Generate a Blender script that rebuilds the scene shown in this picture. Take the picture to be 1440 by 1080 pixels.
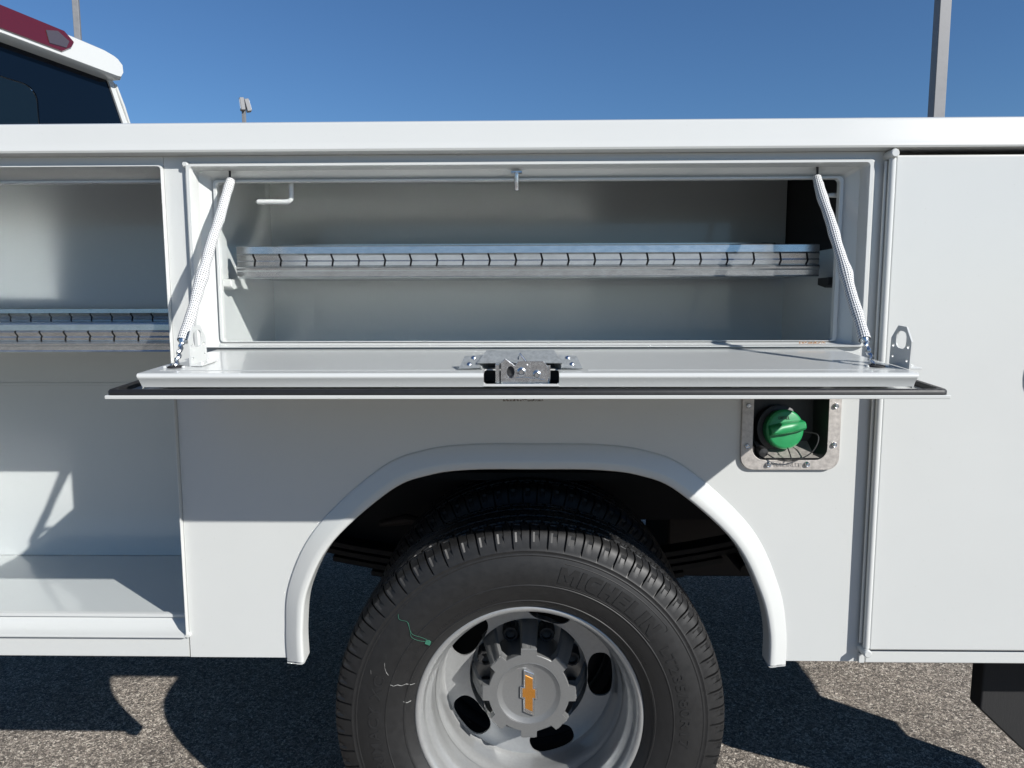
import bpy, bmesh, math, random
from mathutils import Vector, Matrix
from mathutils.geometry import tessellate_polygon
random.seed(7)
PI = math.pi
sc = bpy.context.scene
for o in list(bpy.data.objects): bpy.data.objects.remove(o)

# ------------------------------------------------------------------ camera
cd = bpy.data.cameras.new('camera'); cam = bpy.data.objects.new('camera', cd)
sc.collection.objects.link(cam); sc.camera = cam
cd.sensor_fit = 'HORIZONTAL'; cd.sensor_width = 36; cd.lens = 998 / 1440 * 36
cd.clip_start = .02; cd.clip_end = 2000
fw = Vector((-.018908, .993781, -.109734)); rt = Vector((.999821, .018716, -.002776)); up = Vector((.000705, .109767, .993957))
M = Matrix((rt, up, -fw)).transposed().to_4x4(); M.translation = Vector((-.004, -1.336, 1.222)); cam.matrix_world = M
# ------------------------------------------------------------------ sky, sun, exposure
TOSUN = Vector((.70, -.587, .540)).normalized()
w = bpy.data.worlds.new('World'); sc.world = w; w.use_nodes = True
nt = w.node_tree; bg = nt.nodes['Background']
sky = nt.nodes.new('ShaderNodeTexSky'); sky.sky_type = 'NISHITA'; sky.sun_disc = False
sky.sun_elevation = math.asin(TOSUN.z); sky.sun_rotation = math.atan2(TOSUN.x, TOSUN.y)
sky.altitude = 0; sky.air_density = 1.2; sky.dust_density = 0; sky.ozone_density = 10
nt.links.new(sky.outputs[0], bg.inputs[0]); bg.inputs[1].default_value = .0645
sl = bpy.data.lights.new('sun', 'SUN'); sl.energy = 5.0; sl.angle = math.radians(.53); sl.color = (1, .975, .935)
so = bpy.data.objects.new('sun', sl); sc.collection.objects.link(so)
so.rotation_euler = TOSUN.to_track_quat('Z', 'Y').to_euler(); so.location = (6, -6, 6)
sc.view_settings.view_transform = 'Standard'; sc.view_settings.look = 'None'
sc.view_settings.exposure = .55; sc.view_settings.gamma = 1
sc.cycles.sample_clamp_indirect = 150; sc.cycles.blur_glossy = .1; sc.cycles.max_bounces = 10; sc.cycles.diffuse_bounces = 6; sc.cycles.glossy_bounces = 6

# ------------------------------------------------------------------ materials
MATS = {}
def newmat(name, base, rough, metal=0., coat=0., coat_rough=.05, spec=.5):
    m = bpy.data.materials.new(name); m.use_nodes = True; b = m.node_tree.nodes['Principled BSDF']
    b.inputs['Base Color'].default_value = (*base, 1); b.inputs['Roughness'].default_value = rough
    b.inputs['Metallic'].default_value = metal; b.inputs['Coat Weight'].default_value = coat
    b.inputs['Coat Roughness'].default_value = coat_rough; b.inputs['Specular IOR Level'].default_value = spec
    MATS[name] = m; return m, m.node_tree, b
def N(t, kind, **kw):
    n = t.nodes.new(kind)
    for k, v in kw.items():
        if k in n.inputs: n.inputs[k].default_value = v
        else: setattr(n, k, v)
    return n
def ramp(t, src, stops):
    r = t.nodes.new('ShaderNodeValToRGB'); e = r.color_ramp.elements
    while len(e) < len(stops): e.new(.5)
    for i, (p, c) in enumerate(stops):
        e[i].position = p; e[i].color = (*c, 1) if len(c) == 3 else c
    t.links.new(src, r.inputs[0]); return r
def bump(t, b, src, strength, dist, prev=None):
    n = N(t, 'ShaderNodeBump', Strength=strength, Distance=dist); t.links.new(src, n.inputs['Height'])
    if prev: t.links.new(prev.outputs[0], n.inputs['Normal'])
    t.links.new(n.outputs[0], b.inputs['Normal']); return n
def coord(t, scale=(1, 1, 1), out='Object'):
    c = t.nodes.new('ShaderNodeTexCoord'); m = t.nodes.new('ShaderNodeMapping'); m.inputs['Scale'].default_value = scale
    t.links.new(c.outputs[out], m.inputs[0]); return m.outputs[0]
def noisy(name, base, rough, metal=0, coat=0, scale=40, amt=.12, ramt=.1, bs=.1, bd=.0005, stretch=(1, 1, 1), detail=6):
    m, t, b = newmat(name, base, rough, metal, coat)
    co = coord(t, stretch); n = N(t, 'ShaderNodeTexNoise', Scale=scale, Detail=detail, Roughness=.65); t.links.new(co, n.inputs[0])
    r = ramp(t, n.outputs[0], [(.3, tuple(c * (1 - amt) for c in base)), (.7, tuple(min(1, c * (1 + amt)) for c in base))])
    t.links.new(r.outputs[0], b.inputs['Base Color'])
    q = N(t, 'ShaderNodeMapRange'); q.inputs[3].default_value = max(0, rough - ramt); q.inputs[4].default_value = min(1, rough + ramt)
    t.links.new(n.outputs[0], q.inputs[0]); t.links.new(q.outputs[0], b.inputs['Roughness'])
    if bs: bump(t, b, n.outputs[0], bs, bd)
    return m
# white automotive paint: faint orange peel and dust
def paint(name, base, rough, peel):
    m, t, b = newmat(name, base, rough, 0, .45, .04)
    co = coord(t); n1 = N(t, 'ShaderNodeTexNoise', Scale=3.2, Detail=5, Roughness=.6); t.links.new(co, n1.inputs[0])
    n2 = N(t, 'ShaderNodeTexNoise', Scale=260, Detail=2); t.links.new(co, n2.inputs[0])
    r = ramp(t, n1.outputs[0], [(.15, tuple(c * .965 for c in base)), (.85, tuple(min(1, c * 1.02) for c in base))])
    n3 = N(t, 'ShaderNodeTexVoronoi', Scale=55); t.links.new(co, n3.inputs[0])
    sp = ramp(t, n3.outputs['Distance'], [(.035, (.80, .77, .72)), (.06, (1, 1, 1))])
    mx = N(t, 'ShaderNodeMix', data_type='RGBA', blend_type='MULTIPLY'); mx.inputs[0].default_value = .5
    t.links.new(r.outputs[0], mx.inputs[6]); t.links.new(sp.outputs[0], mx.inputs[7]); t.links.new(mx.outputs[2], b.inputs['Base Color'])
    q = N(t, 'ShaderNodeMapRange'); q.inputs[3].default_value = rough - .04; q.inputs[4].default_value = rough + .04
    t.links.new(n1.outputs[0], q.inputs[0]); t.links.new(q.outputs[0], b.inputs['Roughness'])
    bump(t, b, n2.outputs[0], peel, .0004)
    return m
paint('white_paint', (.482, .492, .478), .24, .045)
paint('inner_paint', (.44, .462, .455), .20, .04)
noisy('galvanized', (.54, .565, .575), .23, .92, 0, 110, .11, .08, .15, .0004, (.45, 1, 1))
noisy('galvanized_tray', (.66, .69, .70), .24, 1, 0, 60, .12, .05, .05, .0004)
noisy('dull_zinc', (.25, .265, .265), .5, .45, 0, 160, .2, .1, .15, .0004)
noisy('zinc', (.62, .64, .66), .24, 1, 0, 200, .18, .1, .15, .0003)
noisy('rim_silver', (.33, .335, .332), .30, .48, .4, 150, .06, .06, .04, .0002)
noisy('cap_silver', (.165, .167, .165), .40, .35, .05, 300, .06, .06, .05, .0002)
noisy('cast_aluminium', (.44, .41, .38), .55, .7, 0, 120, .22, .1, .3, .0006)
noisy('tyre_rubber', (.0072, .0072, .0074), .55, 0, 0, 90, .3, .1, .15, .0005)
noisy('seal_rubber', (.009, .009, .0095), .5, 0, 0, 120, .2, .1, .1, .0004)
noisy('black_plastic', (.014, .014, .015), .5, 0, 0, 160, .2, .1, .15, .0004)
noisy('ribbed_black', (.007, .007, .0075), .75, 0, 0, 40, .3, .1, .6, .001, (30, 1, 1))
noisy('underbody_black', (.008, .008, .009), .8, 0, 0, 30, .4, .1, .3, .001)
noisy('primer_brown', (.012, .0075, .007), .7, 0, 0, 30, .4, .1, .3, .001)
noisy('green_plastic', (.012, .20, .065), .36, 0, 0, 80, .08, .06, .04, .0002)
noisy('green_tag', (.03, .13, .085), .45, 0, 0, 200, .1, .06, 0)
noisy('pole_grey', (.155, .158, .165), .5, 0, 0, 12, .1, .1, .05, .001)
noisy('chalk', (.22, .22, .21), .9, 0, 0, 400, .4, .05, .3, .0004)
noisy('tyre_lettering', (.0045, .0045, .0048), .9, 0, 0, 300, .3, .1, .2, .0004)
newmat('chrome', (.72, .74, .76), .09, 1)
noisy('gold', (.52, .22, .035), .3, .65, .6, 500, .22, .08, .3, .0003)
newmat('red_lens', (.07, .004, .006), .07, 0, 1)
newmat('clear_lens', (.055, .045, .05), .12, 0, 1)
newmat('dark_glass', (.002, .005, .011), .03, 0, 0, .05, .22)
newmat('dark_glass_inner', (.004, .009, .015), .03, 0, 0, .05, .22)
newmat('lamp_glass', (.7, .72, .74), .15, 0, 1)
# rust residue (ragged)
def residue(name, c0, c1, scale, lo):
    m, t, b = newmat(name, c0, .8)
    n = N(t, 'ShaderNodeTexNoise', Scale=scale, Detail=8, Roughness=.7); t.links.new(coord(t, (1, 1, 1.6)), n.inputs[0])
    r = ramp(t, n.outputs[0], [(.35, c0), (.65, c1)]); t.links.new(r.outputs[0], b.inputs['Base Color'])
    a = ramp(t, n.outputs[0], [(lo, (0, 0, 0)), (lo + .08, (1, 1, 1))]); t.links.new(a.outputs[0], b.inputs['Alpha'])
residue('rust_residue', (.16, .07, .025), (.34, .18, .08), 260, .47)
residue('tape_residue', (.10, .065, .04), (.20, .14, .10), 300, .505)
# braided sleeve (uses its UVs: u along, v around)
def braid():
    m, t, b = newmat('braided_sleeve', (.5, .5, .5), .8)
    uv = t.nodes.new('ShaderNodeTexCoord'); s = t.nodes.new('ShaderNodeSeparateXYZ'); t.links.new(uv.outputs['UV'], s.inputs[0])
    def mth(op, a, bb):
        n = t.nodes.new('ShaderNodeMath'); n.operation = op
        for i, x in enumerate((a, bb)):
            if x is None: continue
            if isinstance(x, (int, float)): n.inputs[i].default_value = x
            else: t.links.new(x, n.inputs[i])
        return n.outputs[0]
    u = mth('MULTIPLY', s.outputs[0], 38 * 2 * PI); v = mth('MULTIPLY', s.outputs[1], 8 * 2 * PI)
    a = mth('SINE', mth('ADD', u, v), None); c = mth('SINE', mth('SUBTRACT', u, v), None)
    h = mth('MULTIPLY', mth('ADD', mth('MULTIPLY', a, c), 1), .5)
    r = ramp(t, h, [(.10, (.05, .055, .06)), (.42, (.56, .565, .56))]); t.links.new(r.outputs[0], b.inputs['Base Color'])
    bump(t, b, h, .8, .0015)
braid()
# exposed aggregate pavement
def ground_mat():
    m, t, b = newmat('aggregate_asphalt', (.2, .2, .2), .85)
    co = coord(t); v = N(t, 'ShaderNodeTexVoronoi', Scale=175); t.links.new(co, v.inputs[0])
    wn = N(t, 'ShaderNodeTexNoise', Scale=120, Detail=3); t.links.new(co, wn.inputs[0])
    mxv = N(t, 'ShaderNodeMix', data_type='RGBA', blend_type='LINEAR_LIGHT'); mxv.inputs[0].default_value = .012
    t.links.new(co, mxv.inputs[6]); t.links.new(wn.outputs['Color'], mxv.inputs[7]); t.links.new(mxv.outputs[2], v.inputs[0])
    s = t.nodes.new('ShaderNodeSeparateColor'); t.links.new(v.outputs['Color'], s.inputs[0])
    r = ramp(t, s.outputs[0], [(0, (.085, .074, .064)), (.3, (.24, .207, .174)), (.6, (.40, .345, .29)), (.85, (.64, .57, .48)), (1, (.85, .78, .68))])
    e = N(t, 'ShaderNodeTexVoronoi', Scale=175, feature='DISTANCE_TO_EDGE'); t.links.new(mxv.outputs[2], e.inputs[0])
    er = ramp(t, e.outputs['Distance'], [(.03, (.13, .12, .115)), (.17, (1, 1, 1))])
    big = N(t, 'ShaderNodeTexNoise', Scale=2.5, Detail=6); t.links.new(co, big.inputs[0]); br = ramp(t, big.outputs[0], [(.35, (.82, .82, .82)), (.65, (1.05, 1.05, 1.05))])
    m1 = N(t, 'ShaderNodeMix', data_type='RGBA', blend_type='MULTIPLY'); m1.inputs[0].default_value = 1
    t.links.new(r.outputs[0], m1.inputs[6]); t.links.new(er.outputs[0], m1.inputs[7])
    m2 = N(t, 'ShaderNodeMix', data_type='RGBA', blend_type='MULTIPLY'); m2.inputs[0].default_value = 1
    t.links.new(m1.outputs[2], m2.inputs[6]); t.links.new(br.outputs[0], m2.inputs[7]); t.links.new(m2.outputs[2], b.inputs['Base Color'])
    hh = N(t, 'ShaderNodeMath', operation='MINIMUM'); t.links.new(e.outputs['Distance'], hh.inputs[0]); hh.inputs[1].default_value = .35
    ha = N(t, 'ShaderNodeMath', operation='MULTIPLY_ADD'); t.links.new(hh.outputs[0], ha.inputs[0]); ha.inputs[1].default_value = 2.2; t.links.new(s.outputs[1], ha.inputs[2])
    bump(t, b, ha.outputs[0], .55, .003)
ground_mat()

# ------------------------------------------------------------------ mesh helpers
class G:
    def __init__(s): s.v = []; s.f = []
    def add(s, vs, fs):
        k = len(s.v); s.v += [tuple(p) for p in vs]; s.f += [tuple(i + k for i in f) for f in fs]; return s
    def box(s, x0, x1, y0, y1, z0, z1, mx=None):
        vs = [Vector((x, y, z)) for x in (x0, x1) for y in (y0, y1) for z in (z0, z1)]
        if mx: vs = [mx @ p for p in vs]
        return s.add(vs, [(0, 1, 3, 2), (4, 6, 7, 5), (0, 4, 5, 1), (2, 3, 7, 6), (0, 2, 6, 4), (1, 5, 7, 3)])
    def prism(s, outline, d0, d1, fn, holes=()):
        loops = [list(outline)] + [list(h) for h in holes]
        tris = tessellate_polygon([[Vector((p[0], p[1], 0)) for p in l] for l in loops])
        flat = [p for l in loops for p in l]; n = len(flat)
        fs = [tuple(t) for t in tris] + [tuple(i + n for i in reversed(t)) for t in tris]
        k = 0
        for l in loops:
            m = len(l)
            for i in range(m): fs.append((k + i, k + (i + 1) % m, k + n + (i + 1) % m, k + n + i))
            k += m
        return s.add([fn(p[0], p[1], d0) for p in flat] + [fn(p[0], p[1], d1) for p in flat], fs)
    def loft(s, loops, closed=True, caps=False):
        n = len(loops[0]); fs = []
        for a in range(len(loops) - 1):
            for i in range(n if closed else n - 1):
                j = (i + 1) % n; fs.append((a * n + i, a * n + j, (a + 1) * n + j, (a + 1) * n + i))
        if caps: fs += [tuple(range(n)), tuple(reversed(range((len(loops) - 1) * n, len(loops) * n)))]
        return s.add([p for l in loops for p in l], fs)
    def lathe(s, prof, n, c=(0, 0, 0), mx=None):
        # prof: (r, y) turned about the Y axis through c
        L = []
        for r, y in prof:
            l = [Vector((r * math.cos(2 * PI * i / n), y, r * math.sin(2 * PI * i / n))) for i in range(n)]
            L.append([(mx @ p if mx else p) + Vector(c) for p in l])
        return s.loft(L)
    def tube(s, pts, r, n=10, caps=True):
        pts = [Vector(p) for p in pts]; R = r if isinstance(r, (list, tuple)) else [r] * len(pts)
        L = []; prev = None
        for i, p in enumerate(pts):
            d = (pts[min(i + 1, len(pts) - 1)] - pts[max(i - 1, 0)]).normalized()
            a = prev if prev is not None else (Vector((0, 0, 1)) if abs(d.z) < .9 else Vector((1, 0, 0)))
            u = (a - d * a.dot(d)).normalized(); v = d.cross(u); prev = u
            L.append([p + (u * math.cos(2 * PI * k / n) + v * math.sin(2 * PI * k / n)) * R[i] for k in range(n)])
        return s.loft(L, True, caps)
    def obj(s, name, mat, parent=None, smooth=35, bevel=0, seg=2):
        me = bpy.data.meshes.new(name); me.from_pydata(s.v, [], s.f)
        bm = bmesh.new(); bm.from_mesh(me); bmesh.ops.recalc_face_normals(bm, faces=bm.faces)
        if smooth:
            for f in bm.faces: f.smooth = True
            th = math.radians(smooth)
            for e in bm.edges:
                if len(e.link_faces) == 2 and e.calc_face_angle(0) > th: e.smooth = False
        bm.to_mesh(me); bm.free()
        o = bpy.data.objects.new(name, me); sc.collection.objects.link(o); me.materials.append(MATS[mat]); o.parent = parent
        if bevel:
            m = o.modifiers.new('bevel', 'BEVEL'); m.width = bevel; m.segments = seg; m.limit_method = 'ANGLE'; m.angle_limit = math.radians(40)
            m.harden_normals = True
        return o
XZ = lambda u, v, d: (u, d, v)      # outline in X,Z, depth along Y
XY = lambda u, v, d: (u, v, d)
YZ = lambda u, v, d: (d, u, v)
def empty(name, loc=(0, 0, 0), parent=None):
    o = bpy.data.objects.new(name, None); sc.collection.objects.link(o); o.location = loc; o.empty_display_size = .1; o.parent = parent; return o
def tag(o, label, cat, group=None):
    o['label'] = label; o['category'] = cat
    if group: o['group'] = group
def rrect(x0, x1, z0, z1, r, n=4):
    P = []
    for cx, cz, a in ((x1 - r, z0 + r, -PI / 2), (x1 - r, z1 - r, 0), (x0 + r, z1 - r, PI / 2), (x0 + r, z0 + r, PI)):
        P += [(cx + r * math.cos(a + PI / 2 * i / n), cz + r * math.sin(a + PI / 2 * i / n)) for i in range(n + 1)]
    return P
def catmull(pts, n=6):
    out = []
    for i in range(len(pts) - 1):
        p0, p1, p2, p3 = (Vector(pts[max(i - 1, 0)]), Vector(pts[i]), Vector(pts[i + 1]), Vector(pts[min(i + 2, len(pts) - 1)]))
        for k in range(n):
            t = k / n
            out.append(.5 * ((2 * p1) + (p2 - p0) * t + (2 * p0 - 5 * p1 + 4 * p2 - p3) * t * t + (3 * p1 - p0 - 3 * p2 + p3) * t ** 3))
    out.append(Vector(pts[-1])); return out
def ell(cx, cz, rx, rz, n=20, a0=0, pw=2):
    P = []
    for i in range(n):
        a = 2 * PI * i / n; c, s = math.cos(a), math.sin(a)
        x = rx * math.copysign(abs(c) ** (2 / pw), c); z = rz * math.copysign(abs(s) ** (2 / pw), s)
        P.append((cx + x * math.cos(a0) - z * math.sin(a0), cz + x * math.sin(a0) + z * math.cos(a0)))
    return P

# ------------------------------------------------------------------ ground
g = G(); g.add([(-300, -300, 0), (300, -300, 0), (300, 300, 0), (-300, 300, 0)], [(0, 1, 2, 3)])
gr = g.obj('pavement', 'aggregate_asphalt', None, 0); gr['kind'] = 'structure'
gr['label'] = 'sunlit brownish grey exposed aggregate parking pavement under the truck'

# ------------------------------------------------------------------ the truck
T = empty('service_truck', (0, 1.2, 0))
tag(T, 'white service body truck with an open drop-down side compartment door above its dual rear wheel', 'truck')
def P_(o): o.location = Vector(o.location) - Vector((0, 1.2, 0)); return o     # meshes are laid out in world space
_obj = G.obj
def part(gm, name, mat, parent=None, **k):
    o = _obj(gm, name, mat, parent or T, **k)
    if parent is None: P_(o)
    return o
XL, XR = -1.63, 1.61
# top rail
g = G(); pr = [(.02, 1.5535), (-.014, 1.5535), (-.019, 1.551), (-.021, 1.546), (-.0225, 1.517), (-.0270, 1.5075), (-.0280, 1.503), (-.0265, 1.4995), (-.012, 1.498), (.02, 1.498)]
g.loft([[(x, y, z) for y, z in pr] for x in (XL, -.9, -.3, .3, .9, XR)], True, True)
part(g, 'top_rail', 'white_paint', smooth=25)
part(G().box(XL, -.673, .0002, .004, 1.4785, 1.4975), 'header_strip', 'white_paint')
g = G().box(XL, XR, .021, .43, 1.538, 1.552)
part(g, 'body_top', 'white_paint')
g = G().box(XL, XR,   .418, .432, .93, 1.5375); part(g, 'bed_side_wall', 'white_paint')
g = G().box(XL, 2.15, .433, 1.967, .78, .80); part(g, 'bed_floor', 'underbody_black')  # real floor, its tail lengthened past the body to shade the ground
g = G().box(XL, XR, 1.968, 2.40, .60, 1.55); part(g, 'far_side_body', 'white_paint')
g = G().box(XL, XL + .012, .433, 1.967, .80, 1.40); part(g, 'bed_bulkhead', 'white_paint')

# arch outline (inner edge)
ARCH = catmull([(-.443, .522), (-.443, .59), (-.430, .672), (-.377, .768), (-.264, .868), (-.19, .8985), (-.11, .9095), (.011, .9105), (.132, .9095), (.215, .8985), (.286, .868), (.395, .770), (.449, .668), (.469, .59), (.471, .522)], 7)
def offs(path, d):
    out = []
    for i, p in enumerate(path):
        t = (path[min(i + 1, len(path) - 1)] - path[max(i - 1, 0)]).normalized()
        out.append((p.x - t.y * d, p.y + t.x * d))
    return out
mid = offs(ARCH, .022)
mid[0] = (mid[0][0], .527); mid[-1] = (mid[-1][0], .527)
# main side panel with the opening, the filler hole and the arch cut out
outer = [(-.672, .527)] + mid + [(.668, .527), (.668, 1.4975), (-.672, 1.4975)]
g = G().prism(outer, 0, .004, XZ, [rrect(-.623, .620, 1.147, 1.478, .006)[::-1], rrect(.418, .574, .925, 1.075, .02)[::-1]])
SP = part(g, 'side_panel', 'white_paint', smooth=20)
# fender flare
g = G(); prof = [(.0500, .0005), (.0487, -.0028), (.0460, -.0046), (.0225, -.0074), (.0190, -.0092), (.0060, -.0106), (.0022, -.0092), (.0004, -.0060), (0, -.001), (0, .030), (.004, .030)]
wid = []
for i in range(len(ARCH)):
    a = abs(i / (len(ARCH) - 1) * 2 - 1); wid.append(1.0 - .28 * min(1, max(0, a - .35) / .5))
L = []
for wd, y in prof:
    o = offs(ARCH, 0); q = []
    for i, p in enumerate(ARCH):
        t = (ARCH[min(i + 1, len(ARCH) - 1)] - ARCH[max(i - 1, 0)]).normalized(); d = wd * wid[i]
        q.append((p.x - t.y * d, y, p.y + t.x * d))
    L.append(q)
g.loft(L, False)
for e in (0, len(ARCH) - 1):
    vs = [l[e] for l in L]; g.add([(v[0], v[1], v[2] - (.004 if .002 < i / len(vs) < .8 else 0)) for i, v in enumerate(vs)], [tuple(range(len(vs)))])
FL = part(g, 'fender_flare', 'white_paint', smooth=60)
g = G(); L = []
for y in (.0305, .70):
    L.append([(p[0], y, p[1]) for p in offs(ARCH, .018) if p[1] > .83])
g.loft(L, False); part(g, 'wheel_house', 'underbody_black')
def jamb(name, ox, iz, prof, parent=None, r0=.006, r1=.008, flat_beyond=9):
    # ox = outer rectangle, iz = inner rectangle
    g = G(); L = []
    for t, y in prof:
        a = [o + (i - o) * t for o, i in zip(ox, iz)]
        L.append([(p[0], max(y, .0012) if p[0] > flat_beyond and .585 < p[1] < 1.462 else y, p[1]) for p in rrect(*a, r0 + (r1 - r0) * max(0, min(1, t)), 5)])
    g.loft(L); return part(g, name, 'white_paint', parent, smooth=30)
JP = [(-.16, .0035), (-.14, -.006), (-.05, -.0100), (.10, -.0100), (.19, -.004), (.25, .016), (.76, .034), (.80, .030), (.84, .0275), (.97, .0275), (1, .029), (1, .040), (.9, .040)]
jamb('compartment_frame', (-.625, .622, 1.1455, 1.480), (-.588, .581, 1.1545, 1.455), JP)
jamb('compartment_frame', (-1.615, -.6735, .5715, 1.480), (-1.57, -.690, .603, 1.455), [(-.05, .003), (-.03, -.006), (-.01, -.0095), (.06, -.0095), (.14, -.003), (.24, .012), (.76, .032), (.82, .027), (.97, .027), (1, .029), (1, .040), (.9, .040)], flat_beyond=-.71)
# compartment linings
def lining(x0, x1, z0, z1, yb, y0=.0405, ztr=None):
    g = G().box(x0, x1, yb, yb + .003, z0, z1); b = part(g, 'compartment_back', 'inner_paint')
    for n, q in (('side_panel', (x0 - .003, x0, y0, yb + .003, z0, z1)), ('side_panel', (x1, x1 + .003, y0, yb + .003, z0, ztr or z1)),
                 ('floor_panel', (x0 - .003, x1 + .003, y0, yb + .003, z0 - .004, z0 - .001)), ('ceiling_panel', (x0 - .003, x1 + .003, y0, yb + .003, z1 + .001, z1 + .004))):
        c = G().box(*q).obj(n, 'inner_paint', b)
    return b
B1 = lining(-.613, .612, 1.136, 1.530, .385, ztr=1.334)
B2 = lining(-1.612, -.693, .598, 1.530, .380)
g = G().prism([(.3795, 1.03), (.3783, 1.0305), (.3783, 1.036), (.3795, 1.0365)], -1.61, -.695, YZ); g.obj('wall_seam', 'inner_paint', B2)
# sill below the open front compartment
g = G(); pr = [(.03, .527), (.0005, .527), (-.0015, .529), (-.0015, .5685), (.0005, .5705), (.03, .5705)]
g.loft([[(x, y, z) for y, z in pr] for x in (-1.63, -.6745)], True, True); SI = part(g, 'sill', 'white_paint', smooth=20)
g = G().lathe([(0, -.0045), (.0042, -.0045), (.0055, -.001), (.0055, .004)], 12, (-.6735, -.001, .5735)); g.obj('weld_dot', 'white_paint', SI)
for i, (x, z) in enumerate(((-.6285, 1.482),)):
    g = G().lathe([(0, -.011), (.004, -.011), (.0065, -.008), (.0065, .002)], 14, (x, 0, z)); part(g, 'corner_rivet', 'white_paint')

# ---------------------------------------------------------------- rear door and its hinge
g = G().box(.6685, XR, .030, .034, .527, 1.4975); part(g, 'door_gap_shade', 'underbody_black')  # black sheet stands in for the shade in the gap round the door
part(G().box(.6165, .6205, .042, .415, 1.336, 1.53), 'rear_opening_shade', 'underbody_black')  # black sheet stands in for the dark opening into the rear compartment
D = part(G().box(.660, 1.50, -.016, .006, .5575, 1.4885), 'rear_door', 'white_paint', bevel=.004, seg=3)
g = G().tube([(.6535, -.0165, z) for z in (.564, .8, 1.1, 1.4, 1.482)], .0062, 16); g.obj('hinge_tube', 'white_paint', D, 40)
g = G().box(.6545, .664, -.0135, -.009, .566, 1.481); g.obj('hinge_leaf', 'white_paint', D)
g = G().tube([(.6465, -.008, z) for z in (.57, 1.478)], .003, 8); g.obj('hinge_pin', 'white_paint', D)
for z in (.5555, 1.4895):
    g = G().lathe([(0, -.0285), (.0060, -.0285), (.0078, -.0265), (.0085, -.010), (.0085, .002), (0, .002)], 18, (.6525, 0, z)); g.obj('hinge_end_cap', 'white_paint', D, 30)
g = G().box(.658, XR, -.006, .02, .527, .5515); part(g, 'rear_sill', 'white_paint', bevel=.0025)
g = G().box(.646, .657, -.0065, .0, .527, .546); part(g, 'sill_end_plate', 'white_paint', bevel=.001)
g = G().box(1.505, XR, -.004, .03, .552, 1.4975); part(g, 'rear_corner_post', 'white_paint', bevel=.004)
g = G().box(XR - .012, XR, .034, .42, .527, 1.53); part(g, 'rear_end_panel', 'white_paint')
g = G(); bz = ell(.995, 1.089, .078, .052, 32, 0, 2.6); 
g.prism(bz, -.0195, -.016, XZ, [ell(.995, 1.089, .068, .043, 32, 0, 2.6)[::-1]]); hb = g.obj('latch_bezel', 'zinc', D, 30)
g = G().loft([[(p[0], -.0185, p[1]) for p in ell(.995, 1.089, .068, .043, 32, 0, 2.6)], [(p[0], -.0165, p[1]) for p in ell(.995, 1.089, .05, .03, 32, 0, 2.6)]], True, True)
g.obj('paddle_latch', 'zinc', D, 40)

# ---------------------------------------------------------------- drop-down door
HY, HZ, ANG = -.008, 1.1415, math.radians(3.9)
DD = empty('drop_door', (0, HY - 1.2, HZ), T); DD.rotation_euler = (ANG, 0, 0)    # local: -Y = away from hinge, Z = pan top
LEN = .302; SX0, SX1 = -.6265, .611
def dpart(g, name, mat, **k): return _obj(g, name, mat, DD, **k)
# outer skin
g = G().box(SX0, SX1, -LEN, .002, -.0352, -.0295); dpart(g, 'door_skin', 'white_paint', bevel=.0012)
# rubber seal ring
def ring(x0, x1, y0, y1, r, n=5): return rrect(x0, x1, y0, y1, r, n)
g = G(); L = []
for ins, z in ((.0015, -.0292), (.0015, -.0240), (.003, -.0218), (.007, -.0210), (.011, -.0218), (.0125, -.025), (.0125, -.0292)):
    L.append([(p[0], p[1], z) for p in ring(SX0 + ins, SX1 - ins, -LEN + ins, -.012 - ins, .010)])
g.loft(L); dpart(g, 'door_seal', 'seal_rubber', smooth=50)
# inner pan: top sheet with latch notch, rolled front edge, sides
PX0, PX1, PF = -.586, .573, -.283
NX0, NX1 = -.066, .046
top = [(PX0 + .001, -.002), (PX0, PF + .004), (NX0, PF + .004), (NX0, PF + .036), (NX0 + .004, PF + .040), (NX1 - .004, PF + .040), (NX1, PF + .036), (NX1, PF + .004), (PX1, PF + .004), (PX1 - .001, -.002)]
g = G().prism(top, -.0018, 0, XY); dpart(g, 'inner_pan', 'white_paint')
def frontpiece(x0, x1, left_miter=0, right_miter=0):
    pr = [(PF + .004, 0), (PF + .0005, -.0012), (PF - .0015, -.004), (PF - .001, -.0068), (PF + .0005, -.0085), (PF + .0035, -.0208), (PF + .005, -.0208), (PF + .007, -.005)]
    g = G(); g.loft([[(x + (.004 + -z * .28) * s, y, z) for y, z in pr] for x, s in ((x0, left_miter), (x1, -right_miter))], True, True)
    return g
dpart(frontpiece(PX0 - .004, NX0, 1, 0), 'pan_edge', 'white_paint', smooth=50)
dpart(frontpiece(NX1, PX1 + .004, 0, 1), 'pan_edge', 'white_paint', smooth=50)
g = G().prism([(NX0 - .001, -.0200), (NX1 + .001, -.0200), (NX1 + .001, -.0125), (NX1 - .003, -.0165), (NX0 + .003, -.0165), (NX0 - .001, -.0125)], PF + .0028, PF + .005, XZ); dpart(g, 'notch_lip', 'white_paint')
for x, s in ((PX0, 1), (PX1, -1)):
    g = G(); g.add([(x, PF + .004, -.0008), (x, -.004, -.0008), (x + s * .004, -.004, -.0235), (x + s * .0045, PF + .005, -.0235), (x + s * .002, PF + .004, -.0008), (x + s * .002, -.004, -.0008), (x + s * .006, -.004, -.0235), (x + s * .006, PF + .005, -.0235)],
        [(0, 1, 2, 3), (7, 6, 5, 4), (0, 3, 7, 4), (1, 5, 6, 2)]); dpart(g, 'pan_side', 'white_paint')
g = G().box(NX0 - .03, NX1 + .03, PF + .0085, PF + .060, -.0225, -.0205); dpart(g, 'notch_shade_floor', 'black_plastic')  # black faces paint in the shade of the hollow pan behind the notch
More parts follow.
